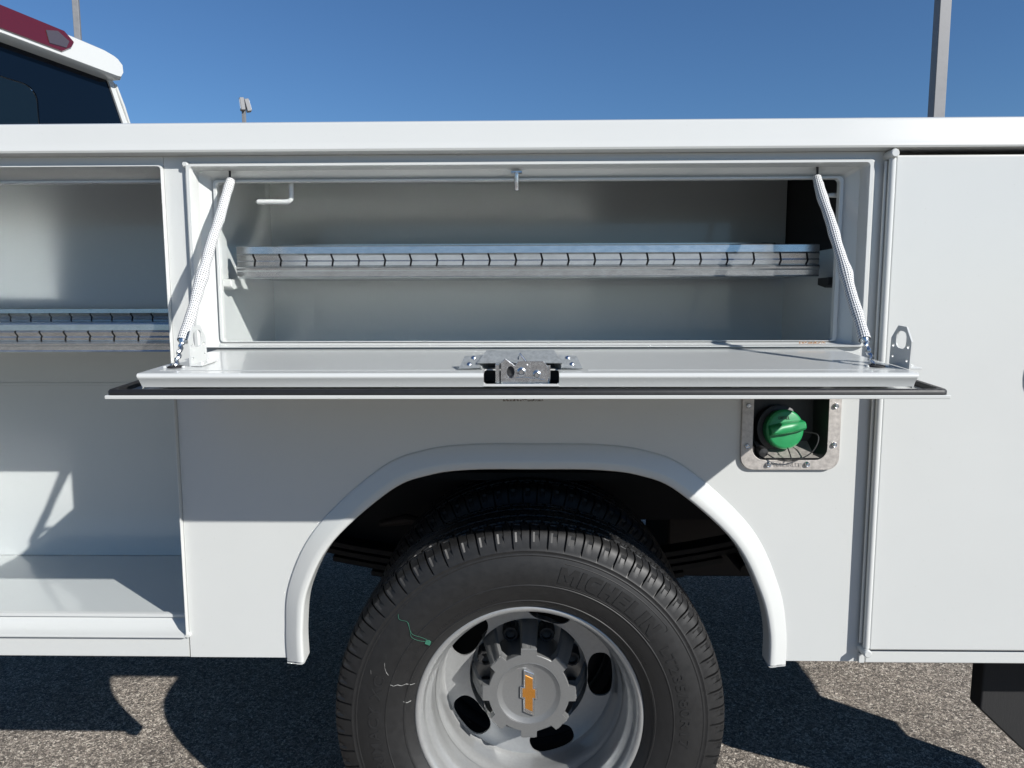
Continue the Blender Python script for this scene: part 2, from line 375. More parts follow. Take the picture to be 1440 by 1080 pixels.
g = G().box(NX0 - .03, NX1 + .03, PF + .058, PF + .060, -.0204, -.002); dpart(g, 'notch_shade_wall', 'black_plastic')
# long shallow step near the front edge of the pan (fold line)
for yy in (PF + .030,):
    g = G().box(PX0 + .02, NX0 - .045, yy, yy + .0012, .0001, .0006); dpart(g, 'pan_fold', 'white_paint', bevel=.0004)
    g = G().box(NX1 + .045, PX1 - .02, yy, yy + .0012, .0001, .0006); dpart(g, 'pan_fold', 'white_paint', bevel=.0004)
# hinge knuckle along the bottom of the opening
g = G().tube([(x, .006, -.031) for x in (-.61, .60)], .0045, 10); dpart(g, 'piano_hinge', 'galvanized')
# latch cover plate: raised sloping bracket with two ears
def slab(quad, name, mat, t=.0015, **k):
    q = [Vector(p) for p in quad]; n = (q[1] - q[0]).cross(q[2] - q[0]).normalized() * t
    m = len(q); g = G().add(q + [p + n for p in q], [tuple(range(m)), tuple(reversed(range(m, 2 * m)))] + [(i, (i + 1) % m, m + (i + 1) % m, m + i) for i in range(m)]); return dpart(g, name, mat, **k)
ya, yb_ = PF + .034, PF + .056
slab([(NX0 - .012, ya, .0095), (NX1 + .006, ya, .0095), (NX1 - .006, yb_, .0265), (NX0 + .002, yb_, .0265)], 'latch_cover', 'dull_zinc')
slab([(NX0 + .002, yb_ + .0016, .0262), (NX1 - .006, yb_ + .0016, .0262), (NX1 - .006, yb_ + .010, .0008), (NX0 + .002, yb_ + .010, .0008)], 'latch_cover_back', 'dull_zinc')
for sx_, xe in ((-1, NX0 - .006), (1, NX1 + .003)):
    ear = [(xe + sx_ * .002, ya - .002, .0030), (xe + sx_ * .034, ya - .002, .0012), (xe + sx_ * .026, yb_ - .006, .0180), (xe + sx_ * -.002, yb_ - .004, .0200)]
    slab(ear if sx_ > 0 else ear[::-1], 'latch_cover_ear', 'dull_zinc')
    for fx, fz in ((.012, .0155), (.018, .0070)):
        yy = ya + (fz - .003) * 1.1
        g = G().tube([(xe + sx_ * fx, yy, fz), (xe + sx_ * fx, yy - .0025, fz + .002), (xe + sx_ * fx, yy - .0032, fz + .0026)], [.0034, .003, .001], 10); dpart(g, 'rivet', 'zinc')
    slab([(NX0 - .006, ya + .001, .0), (NX0 + .004, yb_ + .008, .0), (NX0 + .004, yb_, .0255), (NX0 - .010, ya + .001, .009)] if sx_ < 0 else [(NX1 + .004, ya + .001, .0), (NX1 - .006, yb_ + .008, .0), (NX1 - .006, yb_, .0255), (NX1 + .006, ya + .001, .009)], 'latch_cover_side', 'dull_zinc')
G_b = G().box(NX0 - .004, NX1 + .002, yb_ + .0035, yb_ + .0045, -.002, .012); dpart(G_b, 'cover_shade', 'black_plastic')  # black strip painted in for the shade under the raised cover
# rotary latch in the notch
lx0, lx1, ly = -.041, .030, PF + .012
pl = [(lx0, -.018), (lx1, -.018), (lx1, .008), (lx1 - .007, .0165), (lx0 + .026, .0165), (lx0 + .021, .010), (lx0 + .007, .0205), (lx0, .014)]
g = G().prism(pl, ly, ly + .0022, XZ, [ell(lx0 + .015, .000, .0058, .0090, 14)[::-1]]); dpart(g, 'latch_body', 'zinc', bevel=.0004)
g = G().box(lx0 - .008, lx0 - .002, ly - .001, ly + .020, -.017, .012); dpart(g, 'latch_side_plate', 'zinc', bevel=.0006)
g = G().box(lx0, lx1 + .004, ly + .016, ly + .018, -.018, .008); dpart(g, 'latch_back_plate', 'zinc')
g = G().box(lx0 - .006, lx1 + .002, ly - .006, ly + .0155, -.0198, -.0182); dpart(g, 'latch_base', 'zinc')
g = G().box(lx0 + .010, lx0 + .020, ly + .004, ly + .0055, -.014, .010); dpart(g, 'latch_claw', 'black_plastic')
for x, z, r_ in ((lx0 + .031, .0005, .0066), (lx0 + .054, -.0035, .0062)):
    g = G().lathe([(0, -.0055), (r_ * .45, -.0055), (r_ * .6, -.0035), (r_ * .75, -.0046), (r_, -.0035), (r_, .0)], 16, (x, ly, z)); dpart(g, 'latch_rivet', 'zinc')
g = G().prism([(lx0 + .023, -.008), (lx0 + .040, -.0120), (lx0 + .066, -.0140), (lx0 + .066, -.0115), (lx0 + .037, -.0075)], ly - .0022, ly - .0002, XZ); dpart(g, 'latch_pawl', 'zinc')
g = G().tube([(lx0 + .026, ly + .014, .018), (lx0 + .029, ly + .008, .0265), (lx0 + .037, ly + .003, .0165), (lx0 + .040, ly + .001, .010)], .0018, 8); dpart(g, 'latch_spring', 'zinc')
# strap brackets, eye plates, tie chain
def door_local(p):   # world -> door local
    return Matrix.Rotation(-ANG, 3, 'X') @ (Vector(p) - Vector((0, HY, HZ)))
for sx, xb, ya_, yb in ((1, .574, -.252, -.192), (-1, -.537, -.215, -.156)):
    ww = yb - ya_; cy = (ya_ + yb) / 2
    ol = [(ya_, .0005), (yb, .0005), (yb, .042), (yb - ww * .30, .063), (ya_ + ww * .30, .063), (ya_, .042)]
    holes = [ell(cy, .042, ww * .25, .0135, 18, 0, 3)[::-1], ell(ya_ + ww * .14, .033, .0034, .0028, 8)[::-1], ell(yb - ww * .14, .031, .0034, .0028, 8)[::-1], ell(ya_ + ww * .15, .012, .003, .0022, 8)[::-1], ell(yb - ww * .15, .014, .003, .0022, 8)[::-1]]
    g = G().prism(ol, xb, xb + .0025, YZ, holes); dpart(g, 'strap_bracket', 'white_paint', smooth=0)
    g = G().box(xb + .0005, xb + .020, ya_, yb, .0005, .0030); dpart(g, 'bracket_foot', 'white_paint', bevel=.0008)
    for qq in (.3, .7):
        yy = ya_ + ww * qq
        g = G().tube([(xb + .012, yy, .0028), (xb + .012, yy, .0050), (xb + .012, yy, .0058)], [.0036, .0032, .001], 10); dpart(g, 'foot_screw', 'white_paint')
    ex = -.556 if sx < 0 else .540; ey = -.222
    g = G().tube([(ex, ey, .0004), (ex, ey, .0022), (ex, ey, .003)], [.0125, .0118, .009], 18); dpart(g, 'eye_plate', 'underbody_black')
    for qx in (-.016, .014):
        g = G().tube([(ex + qx, ey - .004, .0004), (ex + qx, ey - .004, .003)], [.003, .0022], 8); dpart(g, 'rivet', 'white_paint')
# ---------------------------------------------------------------- straps
def strap(x, seed):
    rnd = random.Random(seed)
    A = Vector((x, .016, 1.456)); Bw = Matrix.Rotation(ANG, 3, 'X') @ Vector((0, -.222, .003)) + Vector((0, HY, HZ)); B = Vector((x, Bw.y, Bw.z))
    n = 60; pts = []; rad = []
    for i in range(n + 1):
        t = i / n * .885
        p = A.lerp(B, t); p.x += .0008 * math.sin(t * 9 + seed) + .0004 * math.sin(t * 23 + seed * 2); p.z += .0006 * math.sin(t * 13 + seed)
        pts.append(p); r = .0089 + .0004 * math.sin(t * 31 + seed) + .0022 * math.exp(-((t - .56) / .045) ** 2) + .0003 * math.sin(t * 60)
        if t < .03: r *= .88
        rad.append(r)
    g = G().tube(pts, rad, 18, False)
    o = part(g, 'support_strap', 'braided_sleeve', smooth=60)
    me = o.data; uvl = me.uv_layers.new(name='UVMap'); m = 18
    for p in me.polygons:
        vs = [v for v in p.vertices]; ks = [v % m for v in vs]; wrap = (0 in ks and m - 1 in ks)
        for li, v in zip(p.loop_indices, vs):
            k = v % m; k = m if wrap and k == 0 else k
            uvl.data[li].uv = ((v // m) / n, k / m)
    # cable end with twisted links
    e0 = pts[-1] - Vector((0, 0, 0)); off = Vector((0, -.0, 0)); q = []
    for i in range(21):
        t = i / 20; p = e0.lerp(B, t); q.append(p + Vector((.0018 * math.sin(t * 22), .0016 * math.cos(t * 22), 0)))
    loc = Vector((0, 0, 0))
    G().tube(q, [.0026 + .0011 * abs(math.sin(i * .9)) for i in range(21)], 8).obj('cable_end', 'zinc', o)
    G().tube([pts[-2], pts[-1], pts[-1].lerp(B, .12)], [.0082, .0072, .0040], 12).obj('crimp', 'zinc', o)
    G().tube([A + Vector((0, 0, .018)), A + Vector((0, -.001, .006)), A], .0022, 8).obj('top_pin', 'seal_rubber', o)
strap(-.556, 1.3); strap(.5335, 4.1)
# striker at the top of the opening
g = G().tube([(-.020, .012, 1.466), (-.020, .012, 1.4365), (-.020, .012, 1.4345)], [.0045, .0045, .0035], 12); SK = part(g, 'striker_pin', 'zinc')
G().box(-.030, -.010, .003, .021, 1.4655, 1.4675).obj('striker_plate', 'rust_plate' if 'rust_plate' in MATS else 'zinc', SK)
# wire hooks
g = G().tube(catmull([(-.522, .048, 1.4215), (-.49, .048, 1.4215), (-.463, .048, 1.4215), (-.455, .048, 1.4245), (-.4525, .048, 1.432), (-.452, .048, 1.474)], 5), [.001] + [.0047] * 25, 12); part(g, 'hook', 'white_paint')
g = G().tube([(.611, .050, 1.428), (.577, .050, 1.428), (.570, .050, 1.428), (.5685, .050, 1.428)], [.0047, .0047, .004, .001], 10); part(g, 'hook', 'white_paint')
# stains
g = G().box(-.047, .030, -.0007, -.0002, 1.0415, 1.052); part(g, 'tape_residue', 'tape_residue', smooth=0)
g = G().box(.510, .560, .0078, .0083, 1.1495, 1.1535); part(g, 'rust_stain', 'rust_residue', smooth=0)

# ---------------------------------------------------------------- shelves
def rail(S, y, z0, z1, x0, x1, slots, lean=0.0, backing=True):
    h = z1 - z0; zt = z1 - h * .26; zm = z1 - h * .47; zb = z1 - h * .62
    up_ = [(y + .001, z1), (y, z1 - .0015), (y - .0005, zt + .0018), (y + .0005, zt + .0008), (y + .0025, zt + .001), (y + .0025, z1 - .002), (y + .012, z1 - .002), (y + .012, z1)]
    g = G(); g.loft([[(x, yy, zz) for yy, zz in up_] for x in (x0, x1)], True, True); g.obj('upper_lip', 'galvanized', S, 20)
    lo = [(y + .001, zb), (y - .003, zb - .0015), (y - .0052, zb - h * .07), (y - .0045, zb - h * .13), (y - .002, zb - h * .17), (y - .0012, z0 + .004), (y - .003, z0 + .0015), (y + .001, z0), (y + .012, z0), (y + .012, z0 + .002), (y + .003, z0 + .003), (y + .003, zb)]
    g = G(); g.loft([[(x, yy, zz) for yy, zz in lo] for x in (x0, x1)], True, True); g.obj('lower_lip', 'galvanized', S, 20)
    if backing: G().box(x0 + .002, x1 - .002, y + .0055, y + .0075, zb - .004, zt + .004).obj('slot_shade_strip', 'underbody_black', S)  # black strip added so the slots read as shaded
    ed = [x0] + list(slots) + [x1]
    for i in range(len(ed) - 1):
        a = ed[i] + (.0019 if i else 0); b = ed[i + 1] - (.0019 if i < len(ed) - 2 else 0)
        sh = .0017; g = G()
        pr = [(y - .0003, zt + .0006, -sh), (y - .0025, zt - .002, -sh * .6), (y + .001, zm + .002, sh), (y - .0018, zm - .001, sh), (y + .0012, zb + .0004, -sh * .3)]
        L = []
        for x, on in ((a, 1 if i else 0), (b, 1 if i < len(ed) - 2 else 0)):
            L.append([(x + d * on, yy, zz) for yy, zz, d in pr] + [(x + d * on, yy + .0015, zz) for yy, zz, d in reversed(pr)])
        g.loft(L, True, True); g.obj('rail_segment', 'galvanized', S, 20)
SHY = .10
S1 = part(G().box(-.584, .578, SHY + .0135, .352, 1.281, 1.2825), 'shelf', 'galvanized')
rail(S1, SHY, 1.2775, 1.342, -.584, .578, [-.549 + i * .0525 for i in range(22) if -.549 + i * .0525 < .565])
G().box(-.584, .578, .352, .354, 1.281, 1.3665).obj('back_lip', 'galvanized', S1)
for x, s in ((-.6045, 1), (.600, -1)):
    g = G().prism([(SHY - .012, 1.262), (SHY + .004, 1.256), (SHY + .04, 1.262), (SHY + .04, 1.276), (SHY - .012, 1.276)], x - .007, x + .011, YZ); part(g, 'shelf_bracket', 'white_paint' if s > 0 else 'seal_rubber', bevel=.001)
    g = G().tube([(x - s * .0125, SHY + .0, 1.262), (x - s * .006, SHY - .0, 1.262)], .005, 10); part(g, 'bracket_bolt', 'white_paint')
FY = .032
S2 = part(G().box(-1.60, -.695, FY + .0135, .352, 1.166, 1.168), 'shelf', 'galvanized_tray')
rail(S2, FY, 1.134, 1.189, -1.60, -.695, [-1.57 + i * .0478 for i in range(18)])
rail(S2, .352, 1.169, 1.2185, -1.60, -.695, [-1.585 + i * .0492 for i in range(18)], backing=False)
G().box(-1.60, -.695, .367, .369, 1.169, 1.217).obj('back_lip', 'underbody_black', S2)

# ---------------------------------------------------------------- fuel filler
g = G().prism(rrect(.404, .589, .911, 1.098, .024, 6), -.007, -.0004, XZ, [rrect(.4255, .5655, .930, 1.076, .022, 6)[::-1]]); FP = part(g, 'fuel_filler', 'cast_aluminium', bevel=.001)
FPm = Vector((0, -0, 0))
def fpart(g, name, mat, **k): return _obj(g, name, mat, FP, **k)
g = G(); g.loft([[(p[0], y, p[1]) for p in rrect(.4255 + i, .5655 - i, .930 + i + j, 1.076 - i, .022, 6)] for i, j, y in ((0, 0, -.0065), (.003, .004, .006), (.008, .016, .045))]); fpart(g, 'filler_cup', 'black_plastic')  # aluminium cup walls and back coloured black for the door's shade
g = G().add([(.440, -.0045, .9338), (.552, -.0045, .9338), (.560, .006, .9375), (.432, .006, .9375), (.432, .044, .957), (.560, .044, .957), (.432, .006, .936), (.560, .006, .936), (.432, .044, .9555), (.560, .044, .9555)], [(0, 1, 2, 3), (3, 2, 5, 4), (6, 8, 9, 7)]); fpart(g, 'cup_floor', 'cast_aluminium')
g = G(); g.prism(rrect(.43, .562, .935, 1.072, .02, 4), .0452, .047, XZ); fpart(g, 'cup_back', 'black_plastic')
ax = Vector((.16, -1, .10)).normalized(); mq = Vector((0, -1, 0)).rotation_difference(ax).to_matrix()
cc = Vector((.487, .030, .984))
def cap(prof, n, name, mat, ang=40):
    g = G()
    L = []
    for r, y in prof: L.append([mq @ Vector((r * math.cos(2 * PI * i / n), y, r * math.sin(2 * PI * i / n))) + cc for i in range(n)])
    g.loft(L); return fpart(g, name, mat, smooth=ang)
cap([(.0, .012), (.046, .012), (.046, -.002), (.040, -.004), (.0, -.004)], 32, 'filler_neck', 'black_plastic')
cap([(.035, -.004), (.0375, -.008), (.038, -.022), (.0355, -.025), (.033, -.0258), (.0, -.0262)], 40, 'fuel_cap', 'green_plastic')
# grip bar across the cap
ra = math.radians(8); g = G()
for sgn in (1,):
    L = []
    for t in (-1, -.86, -.4, .1, .6, .9, 1):
        x = t * .0355; hw = .0095 * (1 - .25 * abs(t)); hh = .0155 if abs(t) < .95 else .012
        sec = [(-hw - .003, -.0255), (-hw, -.0255 - hh * .8), (-hw * .5, -.0255 - hh), (hw * .5, -.0255 - hh), (hw, -.0255 - hh * .8), (hw + .003, -.0255)]
        q = []
        for zz, yy in sec:
            X = x * math.cos(ra) - zz * math.sin(ra); Z = x * math.sin(ra) + zz * math.cos(ra) + .003
            q.append(mq @ Vector((X, yy, Z)) + cc)
        L.append(q)
    g.loft(L, True, True)
fpart(g, 'cap_grip', 'green_plastic', smooth=35, bevel=.001)
for bx_, bz_ in ((.4148, 1.034), (.4148, .957), (.578, 1.034), (.578, .960), (.456, .9215), (.529, .9225), (.4148, 1.085), (.578, 1.085)):
    g = G().lathe([(0, -.0125), (.0022, -.0125), (.0028, -.011), (.0040, -.0115), (.0052, -.0095), (.0054, -.0071)], 14, (bx_, 0, bz_)); fpart(g, 'bolt', 'zinc')
g = G().lathe([(0, -.010), (.008, -.009), (.010, -.004), (.010, .012)], 16, (.446, .0, .9445)); fpart(g, 'breather_plug', 'black_plastic')
pth = catmull([(.452, -.010, .943), (.470, -.016, .933), (.500, -.018, .9315), (.530, -.014, .943), (.546, -.008, .962), (.548, .0, .978), (.530, .015, .980)], 6)
fpart(G().tube(pth, .0013, 6), 'cap_tether', 'black_plastic')
fpart(G().tube(catmull([(.494, .0, .952), (.494, -.011, .944), (.496, -.0165, .9335)], 5), .0012, 6), 'cap_tether', 'black_plastic')

# ---------------------------------------------------------------- text helper
def textmesh(body, size, extrude, shear=0, xs=1, offset=0, space=1):
    c = bpy.data.curves.new('lettering', 'FONT'); c.body = body; c.size = size; c.extrude = extrude; c.shear = shear; c.offset = offset; c.space_character = space
    c.align_x = 'CENTER'; c.resolution_u = 3
    o = bpy.data.objects.new('lettering', c); sc.collection.objects.link(o); dg = bpy.context.evaluated_depsgraph_get()
    me = bpy.data.meshes.new_from_object(o.evaluated_get(dg)); V = [(v.co.x * xs, v.co.y, v.co.z) for v in me.vertices]; F = [tuple(p.vertices) for p in me.polygons]
    bpy.data.objects.remove(o); bpy.data.meshes.remove(me); return V, F
V, F = textmesh('FUEL INLET', .0105, .0007, 0, .95, .0002)
g = G().add([(.492 + x, -.0072 - z, .918 + y) for x, y, z in V], F); fpart(g, 'lettering', 'cast_aluminium', smooth=0)
V, F = textmesh('DIESEL', .0085, .0002)
g = G().add([mq @ Vector((x * .95 - .004, -.0268 - z, .0195 + y)) + cc for x, y, z in V], F); fpart(g, 'lettering', 'black_plastic', smooth=0)

# ---------------------------------------------------------------- wheel
WC = Vector((.003, 0, .386)); TY = .100; SET = .022      # tyre centre plane, set in from the body side
WH = empty('wheel', (WC.x, TY + SET - 1.2, WC.z), T)
def tyre_mesh():
    NP = 68; ph = [0, .012, .105, .117, .22, .232, .262, .274, .40, .52, .532, .565, .577, .70, .80, .90]
    hw = .094
    # rings across the tread: (u, kind) kind g=groove floor, r=rib, s=shoulder
    U = []
    def rib(a, b, kind, n):
        for i in range(n + 1): U.append((a + (b - a) * i / n, kind))
    S_ = [(1.0, 's'), (.93, 's'), (.82, 's'), (.80, 'n'), (.78, 'n'), (.76, 's'), (.68, 's')]
    half = S_ + [(.665, 'g'), (.585, 'g'), (.57, 'r'), (.50, 'r'), (.40, 'r'), (.30, 'r'), (.285, 'g'), (.215, 'g'), (.20, 'r'), (.10, 'r')]
    rings = [(-u, k) for u, k in half] + [(0, 'r')] + list(reversed(half))
    # sidewall profile continuing from the shoulder, (r, |y|, kind)
    side = [(.3925, .0985, 's1'), (.386, .1035, 's2'), (.3755, .1075, 's3'), (.364, .1105, 's4'), (.3605, .1112, 'p'), (.3590, .1120, 'p'), (.3570, .1120, 'p'), (.3555, .1114, 'p'), (.3515, .1118, 'p'), (.3505, .1124, 'p'), (.3490, .1124, 'p'), (.3480, .1120, 'p'),
            (.340, .1142, 'p'), (.325, .1168, 'p'), (.312, .1176, 'p'), (.300, .1172, 'p'), (.2915, .1162, 'p'), (.2905, .1168, 'p'), (.289, .1168, 'p'), (.288, .1156, 'p'), (.275, .1130, 'p'), (.262, .1086, 'p'), (.2560, .1060, 'p'), (.2550, .1066, 'p'), (.2530, .1060, 'p'), (.2520, .1040, 'p'), (.243, .0980, 'p'), (.236, .0905, 'p'), (.231, .084, 'p')]
    full = [('side', -1, s) for s in reversed(side)] + [('t', u, k) for u, k in rings] + [('side', 1, s) for s in side]
    V = []; nt_ = NP * len(ph)
    for kind, u, k in full:
        for j in range(NP):
            for p in ph:
                if kind == 't':
                    zz = 0
                    if abs(u) < .75: zz = .018 * (1 if (p < .5) else -1) * (1 - abs(u) * .2)
                    sgn = 1 if u > 0 else -1
                    sh = .35 * (abs(u) - .66) if abs(u) > .66 else .25 * math.sin(u * 14)
                    th = (j + p + sh * sgn) / NP * 2 * PI; y = (u + zz) * hw
                    r = .4035 - .006 * abs(u) ** 2.6 - .002 * max(0, abs(u) - .9) * 10
                    lat = p in (.012, .105); sip = p in (.532, .565); sip2 = p in (.232, .262)
                    if k == 'g': r -= .0085
                    elif k in 'sn':
                        if lat: r -= .008
                        elif sip and abs(u) > .79: r -= .005
                        elif k == 'n' and .53 < p < .81: r -= .005
                        elif sip2 and abs(u) < .79: r -= .004
                    elif k == 'r':
                        if sip2 or sip: r -= .004
                        if lat and abs(u) > .35: r -= .006
                else:
                    r, y0, kk = k; sh = .35 * .34
                    th = (j + p + sh * u) / NP * 2 * PI; y = u * y0
                    lat = p in (.012, .105); sip = p in (.532, .565)
                    dep = {'s1': .0085, 's2': .008, 's3': .007, 's4': .003}.get(kk, 0)
                    if lat and dep: y -= u * dep; r -= dep * .3
                    elif sip and kk in ('s1', 's2'): y -= u * .0042; r -= .001
                    elif kk == 's2' and .57 < p < .85: y -= u * .0042
                x, z = r * math.cos(th), r * math.sin(th)
                V.append((x, y, max(z, -WC.z + .0008)))
    g = G(); F = []
    for a in range(len(full) - 1):
        for i in range(nt_):
            j = (i + 1) % nt_; F.append((a * nt_ + i, a * nt_ + j, (a + 1) * nt_ + j, (a + 1) * nt_ + i))
    g.add(V, F); return g
TYRE = tyre_mesh().obj('tyre', 'tyre_rubber', WH, 28)
SIDE = [(.364, .1105), (.3515, .1118), (.340, .1142), (.325, .1168), (.312, .1176), (.300, .1172), (.2905, .1164), (.275, .1130), (.262, .1086), (.252, .1045), (.243, .0980)]
def side_y(r):
    for (a, ya), (b, yb) in zip(SIDE, SIDE[1:]):
        if b <= r <= a: return ya + (yb - ya) * (a - r) / (a - b)
    return .11
def tyre_text(body, r0, a_mid, size, raise_, xs=1, shear=0, offset=0, space=1, name='sidewall_lettering'):
    V, F = textmesh(body, size, raise_ / 2, shear, xs, offset, space); rm = r0 + size * .35; out = []
    for x, y, z in V:
        a = math.radians(a_mid) - x / rm; r = r0 + y
        out.append((r * math.cos(a), -(side_y(r) + z + raise_ / 2 - .0002), r * math.sin(a)))
    return G().add(out, F).obj(name, 'tyre_lettering', WH, 0)
st = .27
GL = {'M': (1.15, [(0, 0), (0, 1), (.33, 1), (.575, .55), (.82, 1), (1.15, 1), (1.15, 0), (.88, 0), (.88, .60), (.64, .20), (.51, .20), (.27, .60), (.27, 0)]),
      'I': (.29, [(0, 0), (0, 1), (.29, 1), (.29, 0)]),
      'C': (.85, [(.85, 0), (.30, 0), (.08, .10), (0, .32), (0, .68), (.08, .90), (.30, 1), (.85, 1), (.85, .74), (.40, .74), (.30, .66), (.28, .5), (.30, .34), (.40, .26), (.85, .26)]),
      'H': (.90, [(0, 0), (0, 1), (.28, 1), (.28, .63), (.62, .63), (.62, 1), (.90, 1), (.90, 0), (.62, 0), (.62, .37), (.28, .37), (.28, 0)]),
      'E': (.80, [(0, 0), (0, 1), (.80, 1), (.80, .76), (.28, .76), (.28, .62), (.74, .62), (.74, .39), (.28, .39), (.28, .24), (.80, .24), (.80, 0)]),
      'L': (.74, [(0, 0), (0, 1), (.28, 1), (.28, .25), (.74, .25), (.74, 0)]),
      'N': (.95, [(0, 0), (0, 1), (.30, 1), (.67, .46), (.67, 1), (.95, 1), (.95, 0), (.66, 0), (.28, .55), (.28, 0)])}
def name_band(word, r0, h, a0, a1):
    tot = sum(GL[c][0] for c in word) + .17 * (len(word) - 1); rm = r0 + h / 2; k = math.radians(a0 - a1) * rm / tot; x = 0
    for c in word:
        wd, ol = GL[c]; dense = []
        for (xa, za), (xb, zb) in zip(ol, ol[1:] + ol[:1]):
            n = max(1, int(max(abs(xa - xb), abs(za - zb)) / .25))
            dense += [(xa + (xb - xa) * i / n, za + (zb - za) * i / n) for i in range(n)]
        def fn(u, v, d, x=x):
            a = math.radians(a0) - (x + u + v * .10) * k / rm; rr = r0 + v * h
            return (rr * math.cos(a), -(side_y(rr) + d), rr * math.sin(a))
        G().prism(dense, -.0004, .0014, fn).obj('sidewall_lettering', 'tyre_lettering', WH, 0); x += wd + .17
name_band('MICHELIN', .3010, .0325, 79.5, 38.5)
tyre_text('LT235/80R17', .3025, 11.6, .0285, .0014, 1.30, .0, .0002, 1.1)
tyre_text('PRIMACY XC', .3035, -178.0, .030, .0014, 1.15, .0, .0002, 1.15)
tyre_text('STEEL BELTED RADIAL TUBELESS', .262, 118, .0075, .0005, 1.3)
tyre_text('LOAD RANGE E', .266, 150, .0075, .0005, 1.3)
tyre_text('MAX LOAD SINGLE 1380 kg DUAL 1260 kg', .262, 46, .0075, .0005, 1.2)
# thin moulded outline round the maker's name
def arcpts(r, a0, a1, n): return [(r * math.cos(math.radians(a0 + (a1 - a0) * i / max(n, 1))), -(side_y(r) + .0003), r * math.sin(math.radians(a0 + (a1 - a0) * i / max(n, 1)))) for i in range(n + 1)]
g = G().tube(arcpts(.2945, 80, 37.5, 40) + arcpts(.297, 36.4, 36.4, 0) + arcpts(.337, 36.0, 36.0, 0) + arcpts(.3405, 37.2, 78, 40), .0007, 5); g.obj('moulded_outline', 'tyre_rubber', WH)
# chalk drips on the sidewall
for pts in ([(.290, 163.6), (.283, 163.9), (.276, 163.1), (.268, 163.3), (.260, 162.2), (.250, 162.5), (.243, 161.9)], [(.3155, 156.0), (.311, 157.8), (.305, 159.2), (.299, 160.0)], [(.258, 170.8), (.250, 171.6), (.243, 171.0)], [(.336, 160.5), (.333, 161.8)]):
    wdt = [.0004 + random.random() * .0009 for _ in pts]
    L = []
    for (r, a), q in zip(pts, wdt):
        a = math.radians(a); L.append([(r * math.cos(a + s * q / r), -(side_y(r) + .0004 + h), r * math.sin(a + s * q / r)) for s, h in ((-1, 0), (-.5, .0004), (.5, .0004), (1, 0))])
    G().loft(L, True, True).obj('chalk_mark', 'chalk', WH)
# rim (local y = world Y - TY)
oy = -TY
rp = [(.226, .034), (.2335, .026), (.2360, .018), (.2355, .0125), (.2320, .0100), (.2270, .0108), (.2225, .0150), (.2195, .0220), (.2175, .0330), (.2160, .0420), (.2090, .0500), (.2060, .0560), (.2045, .0750), (.2040, .1000), (.2000, .1120), (.1960, .1180), (.1955, .1350), (.1950, .1600), (.1940, .1715), (.1900, .1768)]
g = G().lathe([(r, y + oy) for r, y in rp], 96); g.obj('rim', 'rim_silver', WH, 50)
holes = []
for k in range(5):
    a = math.radians(1.0 + 72 * k); holes.append([(x, z) for x, z in ell(.1625 * math.cos(a), .1625 * math.sin(a), .0295, .052, 28, a, 2.6)][::-1])
circ = lambda r, n: [(r * math.cos(2 * PI * i / n), r * math.sin(2 * PI * i / n)) for i in range(n)]
g = G().prism(circ(.1985, 96), .1765 + oy, .182 + oy, XZ, holes + [circ(.1345, 64)[::-1]]); g.obj('wheel_disc', 'rim_silver', WH, 30, bevel=.0018)
g = G().lathe([(.1345, .1765 + oy), (.1330, .182 + oy), (.1285, .216 + oy), (.0, .216 + oy)], 64); g.obj('hub_face', 'rim_silver', WH)
g = G().lathe([(.203, .10 + oy), (.206, .175 + oy), (.222, .19 + oy)], 64); g.obj('rim_barrel', 'rim_silver', WH)
oc = oy - .010
# centre cap: gear-toothed front plate
g = G(); gp = []
for k in range(8):
    b = PI / 2 + k * PI / 4
    for da, r in ((-.295, .0885), (-.20, .0885), (-.165, .1030), (.165, .1030), (.20, .0885), (.295, .0885)): gp.append((r * math.cos(b + da), r * math.sin(b + da)))
inn = [(.0705 * math.cos(math.atan2(z, x)), .0705 * math.sin(math.atan2(z, x))) for x, z in gp]
sm = lambda q, f: [(x * f, z * f) for x, z in q]
g.loft([[(x, y + oc, z) for x, z in q] for q, y in ((inn, .1085), (inn, .108), (sm(gp, .985), .108), (gp, .1094), (gp, .124), (inn, .124))]); g.obj('centre_cap', 'cap_silver', WH, 25, bevel=.0011)
g = G().lathe([(.0706, .1085 + oc), (.0690, .1080 + oc), (.0595, .1135 + oc), (.0575, .1140 + oc), (.0, .1140 + oc)], 64); g.obj('cap_medallion', 'cap_silver', WH, 20)
g = G().lathe([(.0865, .121 + oc), (.087, .15 + oc), (.088, .224 + oc)], 48); g.obj('cap_skirt', 'cap_silver', WH, 30)
for k in range(8):
    b = PI / 2 + k * PI / 4; er = Vector((math.cos(b), 0, math.sin(b))); et = Vector((-math.sin(b), 0, math.cos(b)))
    g = G(); L = []
    for r, y, hw_ in ((.080, .1095, .0150), (.1025, .1095, .0145), (.1140, .138, .0155), (.1315, .200, .0180)):
        yb = y + .022
        L.append([er * r + et * s * hw_ * f + Vector((0, yy + oc, 0)) for s, f, yy in ((-1, 1.25, yb), (-1, 1, y + .002), (-1, .85, y), (-1, .28, y), (-1, .2, y + .0018), (1, .2, y + .0018), (1, .28, y), (1, .85, y), (1, 1, y + .002), (1, 1.25, yb))])
    g.loft(L, True, True); g.obj('cap_spoke', 'cap_silver', WH, 25)
